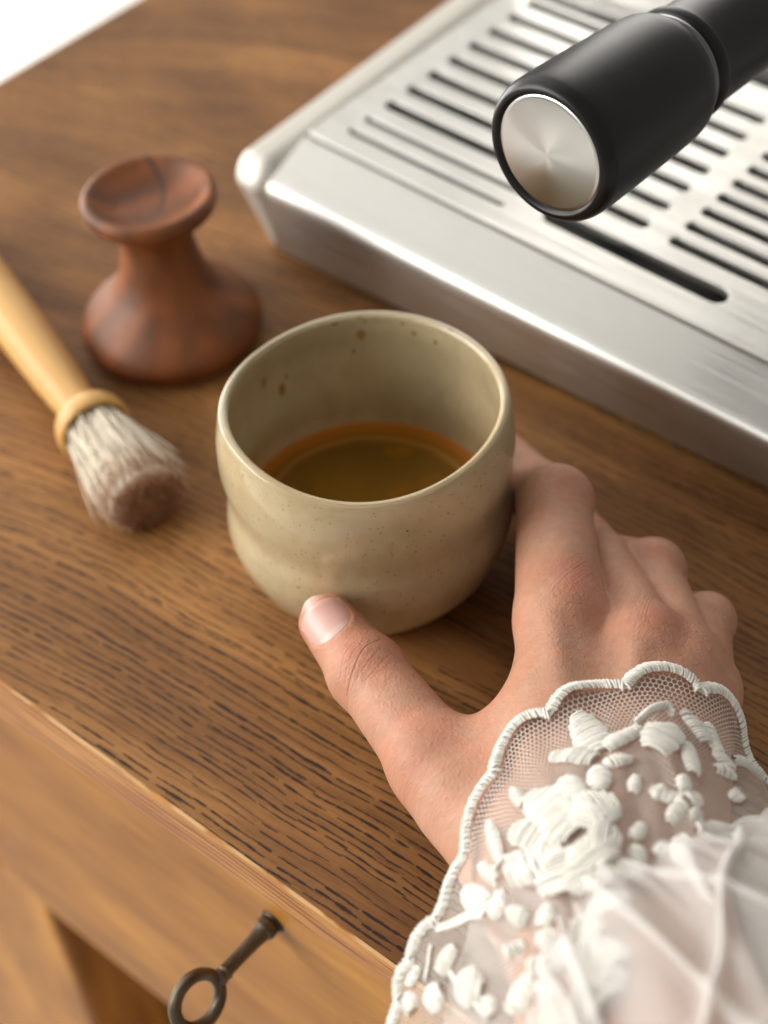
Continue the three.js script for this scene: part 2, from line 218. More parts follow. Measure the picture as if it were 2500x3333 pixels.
// ------------------------------------------------------------------ espresso machine
const brushed = dataTex(512, 512, (i, j) => { const n = noise3(i / 90, j / 1.4, 3) * 0.6 + noise3(i / 30, j / 2.7, 8) * 0.4; return [255 * n, 255 * n, 255 * n]; }, false, THREE.RepeatWrapping);
const brushedRough = dataTex(256, 256, (i, j) => { const n = 90 + 60 * noise3(i / 60, j / 1.5, 3) + 40 * fbm(i / 40, j / 40, 6, 3); return [n, n, n]; }, false, THREE.RepeatWrapping);
const steel = new THREE.MeshPhysicalMaterial({ color: new THREE.Color().setRGB(0.60, 0.588, 0.555), metalness: 1, roughness: 0.85, roughnessMap: brushedRough, bumpMap: brushed, bumpScale: 0.00002 });
const blackPlastic = new THREE.MeshPhysicalMaterial({ color: srgb(13, 12, 12), roughness: 0.36, specularIntensity: 0.8 });
{
  const at = [2, 0, -18], t = thing('espresso_machine', 'brushed steel espresso machine with slotted drip tray beside the cup', 'espresso machine', at);
  const XL = -13.0, XR = 17;
  const skew = (g) => { const p = g.attributes.position; for (let i = 0; i < p.count; i++) { const x = p.getX(i), y = p.getY(i), z = p.getZ(i); p.setZ(i, z + (x + 12) * lerp(0.004, 0.068, clamp(y / 4.6))); } g.computeVertexNormals(); return g; };
  // front trim: extruded profile (z, y)
  const fp = profileCurve([[-9.75, 0.5], [-9.55, 0.9], [-9.42, 1.8], [-9.33, 2.9], [-9.36, 3.35], [-9.5, 3.6], [-9.78, 3.77], [-10.3, 3.98], [-11.0, 4.27], [-11.5, 4.46], [-11.62, 4.42], [-11.66, 4.1], [-11.66, 3.2]], 70);
  const trim = gridGeo(160, 70, (u, v, i, j) => V(lerp(XL + 0.06, XR, u), fp[j].y, fp[j].x), (u, v, q) => [q.x / 12, v * 1.2]);
  part('front_trim', skew(trim), steel, t);
  const trimEnd = new THREE.Shape(fp.map((p) => new THREE.Vector2(p.x, p.y))); trimEnd.lineTo(-11.66, 0.5);
  { const g = new THREE.ShapeGeometry(trimEnd); g.rotateY(-Math.PI / 2); const p = g.attributes.position; g.translate(XL + 0.06, 0, 0); part('trim_side', skew(g), steel, t); }
  // end cap
  const cap = new RoundedBoxGeometry(1.95, 5.5, 16.6, 10, 0.8); cap.translate(-13.98, 1.9, -17.75);
  { const p = cap.attributes.position; for (let i = 0; i < p.count; i++) { let x = p.getX(i), y = p.getY(i), z = p.getZ(i); y = Math.max(y, 0.3); const k = clamp((4.0 - y) / 3.6); x += 0.75 * k * clamp((-13.1 - x) / 1.2); if (z > -12) { const f = clamp((z + 12) / 2.4); y -= 0.8 * Math.pow(f, 1.4) * clamp((y - 1) / 3); z += 0.12 * f - 0.75 * Math.pow(clamp((1.6 - y) / 1.3), 1.5) * f; } p.setXYZ(i, x, y, z); } }
  part('end_cap', skew(cap), new THREE.MeshPhysicalMaterial({ color: srgb(212, 208, 198), metalness: 0.5, roughness: 0.5 }), t);
  // drip tray grate: a plate with slots
  const PT = 4.62, sh = new THREE.Shape(); const x0 = XL + 0.12, z0 = -11.78, z1 = -24.2;
  const rr = (s, ax, az, bx, bz, r) => { s.moveTo(ax + r, az); s.lineTo(bx - r, az); s.absarc(bx - r, az + r, r, -Math.PI / 2, 0); s.lineTo(bx, bz - r); s.absarc(bx - r, bz - r, r, 0, Math.PI / 2); s.lineTo(ax + r, bz); s.absarc(ax + r, bz - r, r, Math.PI / 2, Math.PI); s.lineTo(ax, az + r); s.absarc(ax + r, az + r, r, Math.PI, Math.PI * 1.5); return s; };
  rr(sh, x0, -XR * 0 + 0, XR, z0 - z1, 0.25);                            // shape space: (x, -(z - z0))
  const hole = (xa, xb, z, w) => sh.holes.push(rr(new THREE.Path(), xa, -(z - z0) - w / 2, xb, -(z - z0) + w / 2, w * 0.49));
  const K = (x, z) => z - (x + 12) * 0.068;                              // rows measured on the skewed plate
  [[-12.78, -4.35, 0.4], [-13.7, -4.1, 0.42]].forEach(([z, xe, w]) => hole(-11.78, xe, z, w));
  for (let k = 0; k < 8; k++) hole(-11.78, k ? -4.6 : -5.25, -14.92 - 1.26 * k, 0.66);
  for (let k = 0; k < 7; k++) hole(-3.6, 0.3, K(0.3, -14.05) - 1.25 * k, 0.62);
  for (let k = 0; k < 9; k++) hole(1.15, k < 3 ? 15 : 6.2, K(1.15, -13.85) - 0.98 * k, 0.6);
  hole(-3.05, 4.4, K(0.7, -12.45), 0.95);
  const plate = new THREE.ExtrudeGeometry(sh, { depth: 0.2, bevelEnabled: true, bevelSize: 0.07, bevelThickness: 0.07, bevelSegments: 3, curveSegments: 8 });
  plate.rotateX(-Math.PI / 2); plate.translate(0, PT - 0.27, z0);
  { const uv = plate.attributes.uv, p = plate.attributes.position; for (let i = 0; i < p.count; i++) uv.setXY(i, p.getX(i) / 12, p.getZ(i) / 12); const q = p; for (let i = 0; i < q.count; i++) { const x = q.getX(i); q.setZ(i, q.getZ(i) + (x + 12) * 0.068); } }
  part('drip_grate', plate, steel, t);
  const tray = new THREE.BoxGeometry(XR - XL - 0.3, 0.4, 12.6); tray.translate((XL + XR) / 2, 1.4, -18.2); part('drip_tray', skew(tray), blackPlastic, t);
  const fl = new THREE.BoxGeometry(XR - XL - 0.5, 0.5, 13.6); fl.translate((XL + XR) / 2, 0.55, -17.2); part('base', fl, blackPlastic, t);
  const bx = new RoundedBoxGeometry(XR - XL + 0.4, 34, 14, 4, 0.5); bx.translate((XL + XR) / 2, 17.4, -31.6); part('housing', skew(bx), new THREE.MeshPhysicalMaterial({ color: new THREE.Color().setRGB(0.8, 0.79, 0.77), metalness: 0.9, roughness: 0.3 }), t);
}

// ------------------------------------------------------------------ portafilter
{
  const p0 = A([2.50, 13.32, -4.83]), ax = V(0.05, -0.03, -1).normalize(), q = new THREE.Quaternion().setFromUnitVectors(V(0, 1, 0), ax);
  const t = thing('portafilter', 'black portafilter handle with round steel end cap over the drip tray', 'portafilter', [p0.x, p0.y, p0.z]);
  const lathe = (pts, n, seg = 96) => { const g = new THREE.LatheGeometry(profileCurve(pts, n), seg); g.applyQuaternion(q); g.translate(p0.x, p0.y, p0.z); return g; };
  part('grip', lathe([[1.62, 0.06], [1.72, -0.02], [1.86, 0.02], [1.98, 0.2], [2.03, 0.5], [2.02, 1.5], [1.98, 3.0], [1.93, 4.3], [1.86, 4.85], [1.7, 5.1], [1.5, 5.2]], 120), blackPlastic, t);
  part('metal_ring', lathe([[1.45, 5.15], [1.58, 5.17], [1.63, 5.32], [1.58, 5.47], [1.45, 5.5]], 20), new THREE.MeshPhysicalMaterial({ color: srgb(120, 120, 122), metalness: 1, roughness: 0.25 }), t);
  part('neck', lathe([[1.45, 5.48], [1.62, 5.6], [1.66, 5.85], [1.56, 6.1], [1.52, 8.5], [1.46, 12], [1.42, 16], [1.0, 16.1]], 60), blackPlastic, t);
  const cap = gridGeo(96, 24, (u, v) => { const a = u * Math.PI * 2, r = lerp(0.002, 1.64, v); return V(Math.cos(a) * r, 0.05 - 0.06 * (1 - v * v) - (v > 0.96 ? -0.03 : 0), Math.sin(a) * r); }, (u, v) => [u, v], true); cap.applyQuaternion(q); cap.translate(p0.x, p0.y, p0.z);
  part('end_cap', cap, new THREE.MeshPhysicalMaterial({ color: srgb(228, 227, 226), metalness: 1, roughness: 0.22, anisotropy: 0.9 }), t);
}

// ------------------------------------------------------------------ cup and coffee
const CUPO = [-0.12, 0, 0.1];
const cupOuter = [[0.001, 0.06], [2.2, 0.06], [2.5, 0.0], [2.66, 0.04], [2.84, 0.2], [3.12, 0.52], [3.5, 1.02], [3.83, 1.6], [4.04, 2.2], [4.15, 2.8], [4.18, 3.4], [4.15, 3.95], [4.17, 4.5], [4.22, 5.2], [4.2, 5.9], [4.12, 6.5], [4.05, 6.86]];
const cupInner = [[4.0, 6.98], [3.9, 7.03], [3.8, 6.99], [3.75, 6.85], [3.8, 6.3], [3.86, 5.4], [3.84, 4.4], [3.78, 3.4], [3.62, 2.4], [3.25, 1.5], [2.5, 0.9], [1.2, 0.7], [0.001, 0.68]];
function cupShift(x, y, z) {                                           // hand-thrown: lean, oval, dents, wavy rim
  const a = Math.atan2(z, x), r = Math.hypot(x, z), top = sstep(4.5, 7, y);
  const left = Math.cos(a - 2.45), d = 0.035 * Math.cos(2 * a + 0.8) + 0.02 * Math.cos(3 * a + 2) * top - Math.exp(-Math.pow((y - 4.0) / 0.75, 2)) * (0.05 + 0.11 * sstep(0.35, 1, left)) + 0.05 * Math.exp(-Math.pow((y - 2.9) / 0.7, 2)) + 0.004 * Math.sin(y * 5 + a) * sstep(0.5, 1.5, y);
  const k = r > 0.3 ? (r + d * clamp(r / 3)) / r : 1, wav = 1.5 * (0.07 * Math.cos(2 * a + 2.2) + 0.05 * Math.cos(3 * a + 0.4)) * top;
  return V(x * k - 0.1 * (1 - y / 7), y + wav, z * k + 0.08 * (1 - y / 7));
}
{
  const t = thing('cup', 'handmade beige stoneware cup holding coffee, gripped by a hand', 'cup', CUPO);
  const W = 1536, H = 1024, spk = new Float32Array(W * H), r = rng(11);
  for (let k = 0; k < 5200; k++) { const x = Math.floor(r() * W), y = Math.floor(r() * H), s = r() < 0.25 ? 3 : 2, a = 0.2 + 0.7 * r() * r(); for (let dy = 0; dy < s; dy++) for (let dx = 0; dx < s; dx++) spk[((y + dy) % H) * W + (x + dx) % W] = a; }
  const stains = []; for (let k = 0; k < 16; k++) stains.push([0.24 + 0.27 * r(), 0.57 + 0.17 * r(), 0.002 + 0.005 * r() * r(), 0.5 + 0.5 * r()]);
  const tau = Math.PI * 2;
  const glaze = dataTex(W, H, (i, j) => {
    const u = i / W, v = j / H, cx = Math.cos(u * tau) * 2.4, cz = Math.sin(u * tau) * 2.4, inner = v > 0.5;
    const n = fbm(cx * 0.6, v * 5, cz * 0.6 + 9, 4), bands = fbm(cx * 0.15, v * 26, cz * 0.15, 3), f = fbm(cx * 7, v * 60, cz * 7, 2), warm = fbm(cx * 0.35 + 4, v * 3.2, cz * 0.35, 3);
    let R = 188 + 50 * (n - 0.5) + 14 * (bands - 0.5) + 12 * (f - 0.5) + 26 * (warm - 0.5), G = 169 + 50 * (n - 0.5) + 13 * (bands - 0.5) + 12 * (f - 0.5) + 6 * (warm - 0.5), B = 131 + 48 * (n - 0.5) + 14 * (bands - 0.5) + 12 * (f - 0.5) - 16 * (warm - 0.5);
    const s = spk[j * W + i] * (inner ? 0.25 : 1); R = lerp(R, 88, s); G = lerp(G, 66, s); B = lerp(B, 44, s);
    if (inner) for (const q of stains) { let du = Math.abs(u - q[0]); const d = Math.hypot(du, (v - q[1]) * 0.55) / q[2]; if (d < 1.4) { const k = sstep(1.4, 0.5, d) * q[3] * 0.8; R = lerp(R, 136, k); G = lerp(G, 88, k); B = lerp(B, 24, k); } }
    return [R, G, B];
  }, true, THREE.RepeatWrapping);
  const gb = dataTex(512, 512, (i, j) => { const u = i / 512, v = j / 512, cx = Math.cos(u * tau) * 2.4, cz = Math.sin(u * tau) * 2.4; const n = 255 * (0.6 * fbm(cx * 0.5, v * 34, cz * 0.5, 3) + 0.4 * fbm(cx * 3, v * 22, cz * 3, 3)); return [n, n, n]; }, false, THREE.RepeatWrapping);
  const mat = new THREE.MeshPhysicalMaterial({ map: glaze, bumpMap: gb, bumpScale: 0.0006, roughness: 0.45, clearcoat: 0.85, clearcoatRoughness: 0.1 });
  const po = profileCurve(cupOuter, 150), pi = profileCurve([cupOuter[cupOuter.length - 1], ...cupInner], 130), all = [...po, ...pi.slice(1)];
  const g = gridGeo(200, all.length - 1, (u, v, i, j) => { const a = -u * tau, p = all[j]; return cupShift(Math.cos(a) * p.x, p.y, Math.sin(a) * p.x).add(A(CUPO)); }, (u, v) => { const j = v * (all.length - 1); return [u, j < po.length ? 0.5 * j / po.length : 0.5 + 0.5 * (j - po.length) / pi.length]; }, true);
  part('body', g, mat, t);
  // coffee
  const LV = 2.7, c = thing('coffee', 'amber black coffee half filling the beige stoneware cup', 'coffee', [CUPO[0], LV - 1.6, CUPO[2]]);
  const rad = [0, 1, 2, 2.8, 3.3, 3.55, 3.66, 3.72], yy = [0, 0, 0, 0, 0.004, 0.02, 0.05, 0.1];
  const surf = gridGeo(120, 7, (u, v, i, j) => { const a = -u * tau; return cupShift(Math.cos(a) * Math.max(rad[7 - j], 0.001), LV + yy[7 - j], Math.sin(a) * Math.max(rad[7 - j], 0.001)).add(A(CUPO)); }, (u, v) => [u, v], true);
  const coffeeMap = dataTex(512, 128, (i, j) => { const u = i / 512, v = 1 - j / 128, cx = Math.cos(u * tau) * v * 3, cz = Math.sin(u * tau) * v * 3, n = fbm(cx * 1.3, cz * 1.3, 4, 4), ring = sstep(0.36, 0.72, v + (n - 0.5) * 0.16), blob = sstep(0.55, 0.75, fbm(cx * 2.6 + 9, cz * 2.6, 7, 4)) * 0.35, tanReflection = Math.exp(-Math.pow((v - 0.5 + (n - 0.5) * 0.06) / 0.03, 2)) * 0.55; return [lerp(lerp(116 + 36 * n, 188, Math.max(ring, blob)), 196, tanReflection), lerp(lerp(84 + 26 * n, 116, Math.max(ring, blob)), 146, tanReflection), lerp(lerp(22 + 8 * n, 28, ring), 84, tanReflection)]; }, true, THREE.RepeatWrapping);  // orange ring and thin tan line: reflection of the cup wall painted in
  part('liquid', surf, new THREE.MeshPhysicalMaterial({ map: coffeeMap, roughness: 0.12, ior: 1.34 }), c);
}

// ------------------------------------------------------------------ hand: one continuous skin meshed from a field of tapered bones
const W = A([13.21, 4.20, 7.75]), IM = A([7.53, 4.30, 1.37]), MM = A([9.79, 4.20, 0.85]), RM = A([10.79, 3.80, 0.46]), PM = A([11.48, 3.20, 0.50]);
const TT = A([2.07, 3.30, 4.59]), TI = A([4.03, 3.20, 5.23]), TM = A([7.30, 3.20, 6.40]), TC = A([10.46, 3.40, 7.46]);
const rad0 = V(-0.93, 0, 0.37), carp = [1.5, 0.5, -0.5, -1.4].map((k) => W.clone().addScaledVector(rad0, k));
const ELB = W.clone().add(V(10.4, 4.4, 10.4));
const PALM = [
  [carp[0], IM, 1.45, 1.05], [carp[1], MM, 1.45, 1.02], [carp[2], RM, 1.4, 0.95], [carp[3], PM, 1.25, 0.82],
  [TC, TM, 1.45, 1.15], [W.clone().add(V(-0.6, -0.8, -1)), IM.clone().add(V(1.2, -1.2, 1.6)), 1.5, 0.9], [W.clone().add(V(0.6, -0.9, -1)), RM.clone().add(V(0.2, -1.2, 1.2)), 1.4, 0.8],
  [TM.clone().lerp(TC, 0.35), IM.clone().lerp(carp[0], 0.42), 0.95, 0.85], [TM.clone().lerp(TC, 0.1), IM.clone().lerp(carp[0], 0.3), 0.45, 0.5],
  [W, ELB, 2.1, 3.0], [W.clone().addScaledVector(rad0, 0.5), ELB.clone().addScaledVector(rad0, 0.7), 1.7, 2.4], [W.clone().addScaledVector(rad0, -0.8), ELB.clone().addScaledVector(rad0, -1), 1.8, 2.5],
];
const IP = A([4.74, 4.00, -2.25]), IDp = V(3.2, 2.4, -3.7), ITp = V(0.9, 1.7, -5.0);
const MP = A([6.50, 2.50, -2.19]), MDp = V(4.25, 1.35, -3.9), MTp = V(2.3, 1.1, -4.2);
const RP = A([7.70, 2.50, -2.78]), RDp = A([5.80, 1.40, -3.29]), RTp = V(4.4, 0.75, -4.3);
const PP = A([9.75, 2.10, -2.39]), PDp = V(8.3, 0.95, -3.2), PTp = V(7.0, 0.7, -2.6);
const FING = [
  [[TM, TI, 1.15, 1.0], [TI, TT, 1.0, 0.8]],
  [[IM, IP, 1.22, 1.05], [IP, IDp, 1.0, 0.86], [IDp, ITp, 0.84, 0.68]],
  [[MM, MP, 1.04, 0.95], [MP, MDp, 0.94, 0.82], [MDp, MTp, 0.8, 0.66]],
  [[RM, RP, 0.98, 0.88], [RP, RDp, 0.88, 0.78], [RDp, RTp, 0.74, 0.62]],
  [[PM, PP, 0.82, 0.76], [PP, PDp, 0.76, 0.66], [PDp, PTp, 0.64, 0.55]],
];
const KNUCK = [[IM.clone().add(V(0.05, 0.28, 0.05)), 0.84], [MM.clone().add(V(0.05, 0.29, 0.05)), 0.82], [RM.clone().add(V(0.08, 0.3, 0.05)), 0.78], [PM.clone().add(V(0.08, 0.26, 0.05)), 0.7], [TM.clone().add(V(-0.1, 0.15, 0.1)), 1.0], [IP.clone().add(V(0.18, 0.06, -0.14)), 0.84], [RP.clone().add(V(0.16, 0.12, -0.16)), 0.78], [PP.clone().add(V(0.14, 0.12, -0.12)), 0.68], [TI.clone().add(V(-0.06, 0.1, 0.06)), 0.93]];
const TENDON = [[IM, 0, 0.9], [MM, 1, 0.88], [RM, 2, 0.8]].map(([q, k, h]) => [q.clone().add(V(0.3, h, 0.9)), carp[k].clone().add(V(0, 1.18, -1.5)), 0.16, 0.12]);
const smin = (a, b, k) => { const h = Math.max(k - Math.abs(a - b), 0) / k; return Math.min(a, b) - h * h * k * 0.25; };
function cap(p, b) { const a = b[0], c = b[1], dx = c.x - a.x, dy = c.y - a.y, dz = c.z - a.z, px = p.x - a.x, py = p.y - a.y, pz = p.z - a.z; const t = clamp((px * dx + py * dy + pz * dz) / (dx * dx + dy * dy + dz * dz)); const x = px - dx * t, y = py - dy * t, z = pz - dz * t; return Math.sqrt(x * x + y * y + z * z) - (b[2] + (b[3] - b[2]) * t); }
// thumb nail frame
const nAx = TT.clone().sub(TI).normalize(), nUp = V(0, 1, 0).multiplyScalar(0.86).add(V(-0.77, 0, 0.63).multiplyScalar(0.42)); nUp.addScaledVector(nAx, -nUp.dot(nAx)).normalize(); const nSide = nAx.clone().cross(nUp);
const NB = TT.clone().addScaledVector(nAx, -0.95);                     // nail base on the axis
function nailMask(p) { const q = p.clone().sub(NB), s = q.dot(nAx), a = Math.atan2(q.dot(nSide), q.dot(nUp)); const w = 1.02; const e = Math.hypot((s - 0.75) / 0.88 * (s < 0.75 ? 1 : 0.5), a / w); return sstep(1.06, 0.94, e); }
function field(p) {
  let d = 1e9; for (const b of PALM) d = smin(d, cap(p, b), 0.95);
  let f = 1e9; for (const chain of FING) { let c = 1e9; for (const b of chain) c = smin(c, cap(p, b), 0.22); f = smin(f, c, 0.1); }
  d = smin(d, f, 0.55);
  for (const k of KNUCK) d = smin(d, Math.hypot(p.x - k[0].x, p.y - k[0].y, p.z - k[0].z) - k[1], 0.4);
  for (const b of TENDON) d = smin(d, cap(p, b), 0.45);
  if (d < 0.3 && p.x < 3.5 && p.z > 3) d += 0.045 * nailMask(p);
  return d;
}
function fieldNormal(p, e = 0.02) { const q = p.clone(); const g = (ax) => { q[ax] += e; const a = field(q); q[ax] -= 2 * e; const b = field(q); q[ax] += e; return a - b; }; return V(g('x'), g('y'), g('z')).normalize(); }
function meshField(lo, hi, h) {                                        // surface nets on a sparse grid, every vertex pulled onto the surface
  const nx = Math.ceil((hi.x - lo.x) / h), ny = Math.ceil((hi.y - lo.y) / h), nz = Math.ceil((hi.z - lo.z) / h), F = new Float32Array((nx + 1) * (ny + 1) * (nz + 1)).fill(9), id = (i, j, k) => (k * (ny + 1) + j) * (nx + 1) + i, B = 6, p = V(0, 0, 0);
  for (let k = 0; k < nz; k += B) for (let j = 0; j < ny; j += B) for (let i = 0; i < nx; i += B) {
    p.set(lo.x + (i + B / 2) * h, lo.y + (j + B / 2) * h, lo.z + (k + B / 2) * h); const c = field(p);
    const far = Math.abs(c) > B * h * 1.15;
    for (let c2 = k; c2 <= Math.min(k + B, nz); c2++) for (let b = j; b <= Math.min(j + B, ny); b++) for (let a = i; a <= Math.min(i + B, nx); a++) { const n = id(a, b, c2); if (far) { if (F[n] === 9) F[n] = c; } else { p.set(lo.x + a * h, lo.y + b * h, lo.z + c2 * h); F[n] = field(p); } }
  }
  const vid = new Int32Array(nx * ny * nz).fill(-1), cell = (i, j, k) => (k * ny + j) * nx + i, P = [], idx = [];
  for (let k = 0; k < nz; k++) for (let j = 0; j < ny; j++) for (let i = 0; i < nx; i++) {
    let n = 0, sx = 0, sy = 0, sz = 0, s = 0; const v = []; for (let c = 0; c < 8; c++) { const f = F[id(i + (c & 1), j + ((c >> 1) & 1), k + (c >> 2))]; v.push(f); if (f < 0) s++; }
    if (s === 0 || s === 8) continue;
    for (const [a, b] of [[0, 1], [2, 3], [4, 5], [6, 7], [0, 2], [1, 3], [4, 6], [5, 7], [0, 4], [1, 5], [2, 6], [3, 7]]) if ((v[a] < 0) !== (v[b] < 0)) { const t = v[a] / (v[a] - v[b]); sx += lerp(a & 1, b & 1, t); sy += lerp((a >> 1) & 1, (b >> 1) & 1, t); sz += lerp(a >> 2, b >> 2, t); n++; }
    vid[cell(i, j, k)] = P.length; P.push(V(lo.x + (i + sx / n) * h, lo.y + (j + sy / n) * h, lo.z + (k + sz / n) * h));
  }
  const quad = (a, b, c, d, flip) => { if (a < 0 || b < 0 || c < 0 || d < 0) return; flip ? idx.push(a, c, b, a, d, c) : idx.push(a, b, c, a, c, d); };
  for (let k = 1; k < nz; k++) for (let j = 1; j < ny; j++) for (let i = 1; i < nx; i++) {
    const f0 = F[id(i, j, k)] < 0;
    if (f0 !== (F[id(i + 1, j, k)] < 0)) quad(vid[cell(i, j - 1, k - 1)], vid[cell(i, j, k - 1)], vid[cell(i, j, k)], vid[cell(i, j - 1, k)], !f0);
    if (f0 !== (F[id(i, j + 1, k)] < 0)) quad(vid[cell(i - 1, j, k - 1)], vid[cell(i - 1, j, k)], vid[cell(i, j, k)], vid[cell(i, j, k - 1)], !f0);
    if (f0 !== (F[id(i, j, k + 1)] < 0)) quad(vid[cell(i - 1, j - 1, k)], vid[cell(i, j - 1, k)], vid[cell(i, j, k)], vid[cell(i - 1, j, k)], !f0);
  }
  const pos = new Float32Array(P.length * 3), nor = new Float32Array(P.length * 3), uv = new Float32Array(P.length * 2);
  P.forEach((q, n) => { let g = fieldNormal(q); for (let s = 0; s < 2; s++) q.addScaledVector(g, -field(q) * 0.9); g = fieldNormal(q, 0.035); q.toArray(pos, n * 3); g.toArray(nor, n * 3); uv[n * 2] = (q.x + 1) / 20; uv[n * 2 + 1] = (q.z + 7) / 24; });
  const g = new THREE.BufferGeometry(); g.setAttribute('position', new THREE.BufferAttribute(pos, 3)); g.setAttribute('normal', new THREE.BufferAttribute(nor, 3)); g.setAttribute('uv', new THREE.BufferAttribute(uv, 2)); g.setIndex(idx); return g;
}
const SW = 1600, SH = 1920;
const creaseData = (() => {                                            // fine folds over the joints, drawn from above over the back of the hand
  const c = document.createElement('canvas'); c.width = SW; c.height = SH; const g = c.getContext('2d'), r = rng(33); g.fillStyle = '#fff'; g.fillRect(0, 0, SW, SH); g.lineCap = 'round'; g.lineJoin = 'round';
  const X = (p) => (p[0] + 1) / 20 * SW, Y = (p) => (p[2] + 7) / 24 * SH;
  const line = (pts, w, a) => { const q = crPoints(pts, 24); g.lineWidth = w; g.strokeStyle = `rgba(0,0,0,${a})`; g.beginPath(); q.forEach((p, i) => { const s = [p.x, p.y, p.z]; i ? g.lineTo(X(s), Y(s)) : g.moveTo(X(s), Y(s)); }); g.stroke(); };
  const main = [[[4.29, 4.05, 6.34], [4.16, 4.15, 5.82], [4.05, 4.10, 5.29], [4.13, 3.90, 4.73]], [[3.91, 4.05, 6.15], [3.71, 4.15, 5.73], [3.68, 4.10, 5.24]], [[4.37, 4.10, 6.26], [4.39, 4.20, 5.66], [4.35, 4.00, 4.95]], [[4.59, 4.10, 6.28], [4.66, 4.20, 5.68], [4.62, 4.00, 4.97]], [[4.16, 4.10, 6.30], [3.90, 4.10, 5.73], [3.86, 4.10, 5.14]]];
  main.forEach((m, i) => line(m, i === 0 ? 4 : 2.6, i === 0 ? 0.7 : 0.32));
  line([[4.86, 5.10, -1.59], [5.50, 5.20, -1.56], [5.90, 5.00, -2.03]], 3, 0.45); line([[4.83, 5.10, -1.85], [5.43, 5.20, -1.88], [5.72, 5.00, -2.29]], 2.5, 0.3);
  for (let k = 0; k < 46; k++) {                                        // stretched skin between the first two knuckles
    const t = k / 45, a = [lerp(7.0, 9.2, t) + 0.12 * r(), 5, lerp(-0.1, -0.5, t) + 0.9 * (r() - 0.5)], l = 0.8 + 0.9 * r(); const dx = lerp(-0.02, 0.42, t);
    line([a, [a[0] + dx * l * 0.5 + 0.04 * (r() - 0.5), 5, a[2] + l * 0.5], [a[0] + dx * l + 0.06 * (r() - 0.5), 5, a[2] + l]], 2, 0.16 + 0.2 * r());
  }
  for (const [cx, cz, n, s] of [[7.6, 1.0, 22, 1.0], [9.9, 0.9, 20, 0.9], [10.9, 0.5, 12, 0.7]]) for (let k = 0; k < n; k++) { const x = cx + (r() - 0.5) * s * 1.5, z = cz + (r() - 0.5) * s * 1.5, an = (r() - 0.5) * 1.6, l = 0.15 + 0.25 * r(); line([[x - Math.cos(an) * l, 5, z - Math.sin(an) * l], [x, 5, z + 0.03], [x + Math.cos(an) * l, 5, z + Math.sin(an) * l]], 2, 0.12 + 0.16 * r()); }
  return g.getImageData(0, 0, SW, SH).data;
})();
const gauss = (x, z, c, s) => Math.exp(-((x - c[0]) ** 2 + (z - c[1]) ** 2) / (2 * s * s));
const skinMap = dataTex(SW, SH, (i, j) => {
  const x = i / SW * 20 - 1, z = j / SH * 24 - 7, n = fbm(x * 0.7, z * 0.7, 2, 4) - 0.5, f = fbm(x * 7, z * 7, 4, 3) - 0.5, m = fbm(x * 2.2, z * 2.2, 9, 3) - 0.5, cr = 1 - creaseData[(j * SW + i) * 4] / 255;
  const red = 0.8 * gauss(x, z, [7.6, 0.7], 0.55) + 0.75 * gauss(x, z, [9.95, 0.6], 0.5) + 0.5 * gauss(x, z, [5.3, -2.5], 0.7) + 0.5 * gauss(x, z, [4.0, 5.3], 0.7) + 0.4 * gauss(x, z, [7.0, 6.6], 0.7) + 0.35 * gauss(x, z, [7.7, -3.0], 0.6) + 0.4 * gauss(x, z, [2, 4.6], 0.8);
  return [196 + 22 * n + 12 * f + 12 * m - 6 * red - 16 * cr, 144 + 24 * n + 14 * f - 24 * red - 6 * m - 20 * cr, 117 + 24 * n + 14 * f - 22 * red - 8 * m - 20 * cr];
});
const skinBump = dataTex(SW, SH, (i, j) => { const x = i / SW * 20 - 1, z = j / SH * 24 - 7; const cells = Math.abs(noise3(x * 13, z * 13, 1) - 0.5) + Math.abs(noise3(x * 11 + 5 * z, z * 9 - 4 * x, 5) - 0.5), h = 120 + 80 * cells + 40 * noise3(x * 24, z * 24, 3) - 110 * (1 - creaseData[(j * SW + i) * 4] / 255); return [h, h, h]; }, false);
const skinMat = new THREE.MeshPhysicalMaterial({ map: skinMap, bumpMap: skinBump, bumpScale: 0.00038, roughness: 0.5, specularIntensity: 0.7, sheen: 0.25, sheenColor: srgb(255, 200, 180), sheenRoughness: 0.5 });
const person = thing('person', 'person gripping the beige cup, only the hand and wrist in a white lace cuff showing', 'person', [W.x, 0, W.z]);
part('skin', meshField(V(-0.6, -0.6, -6.6), V(18, 9.5, 15.5), 0.085), skinMat, person);
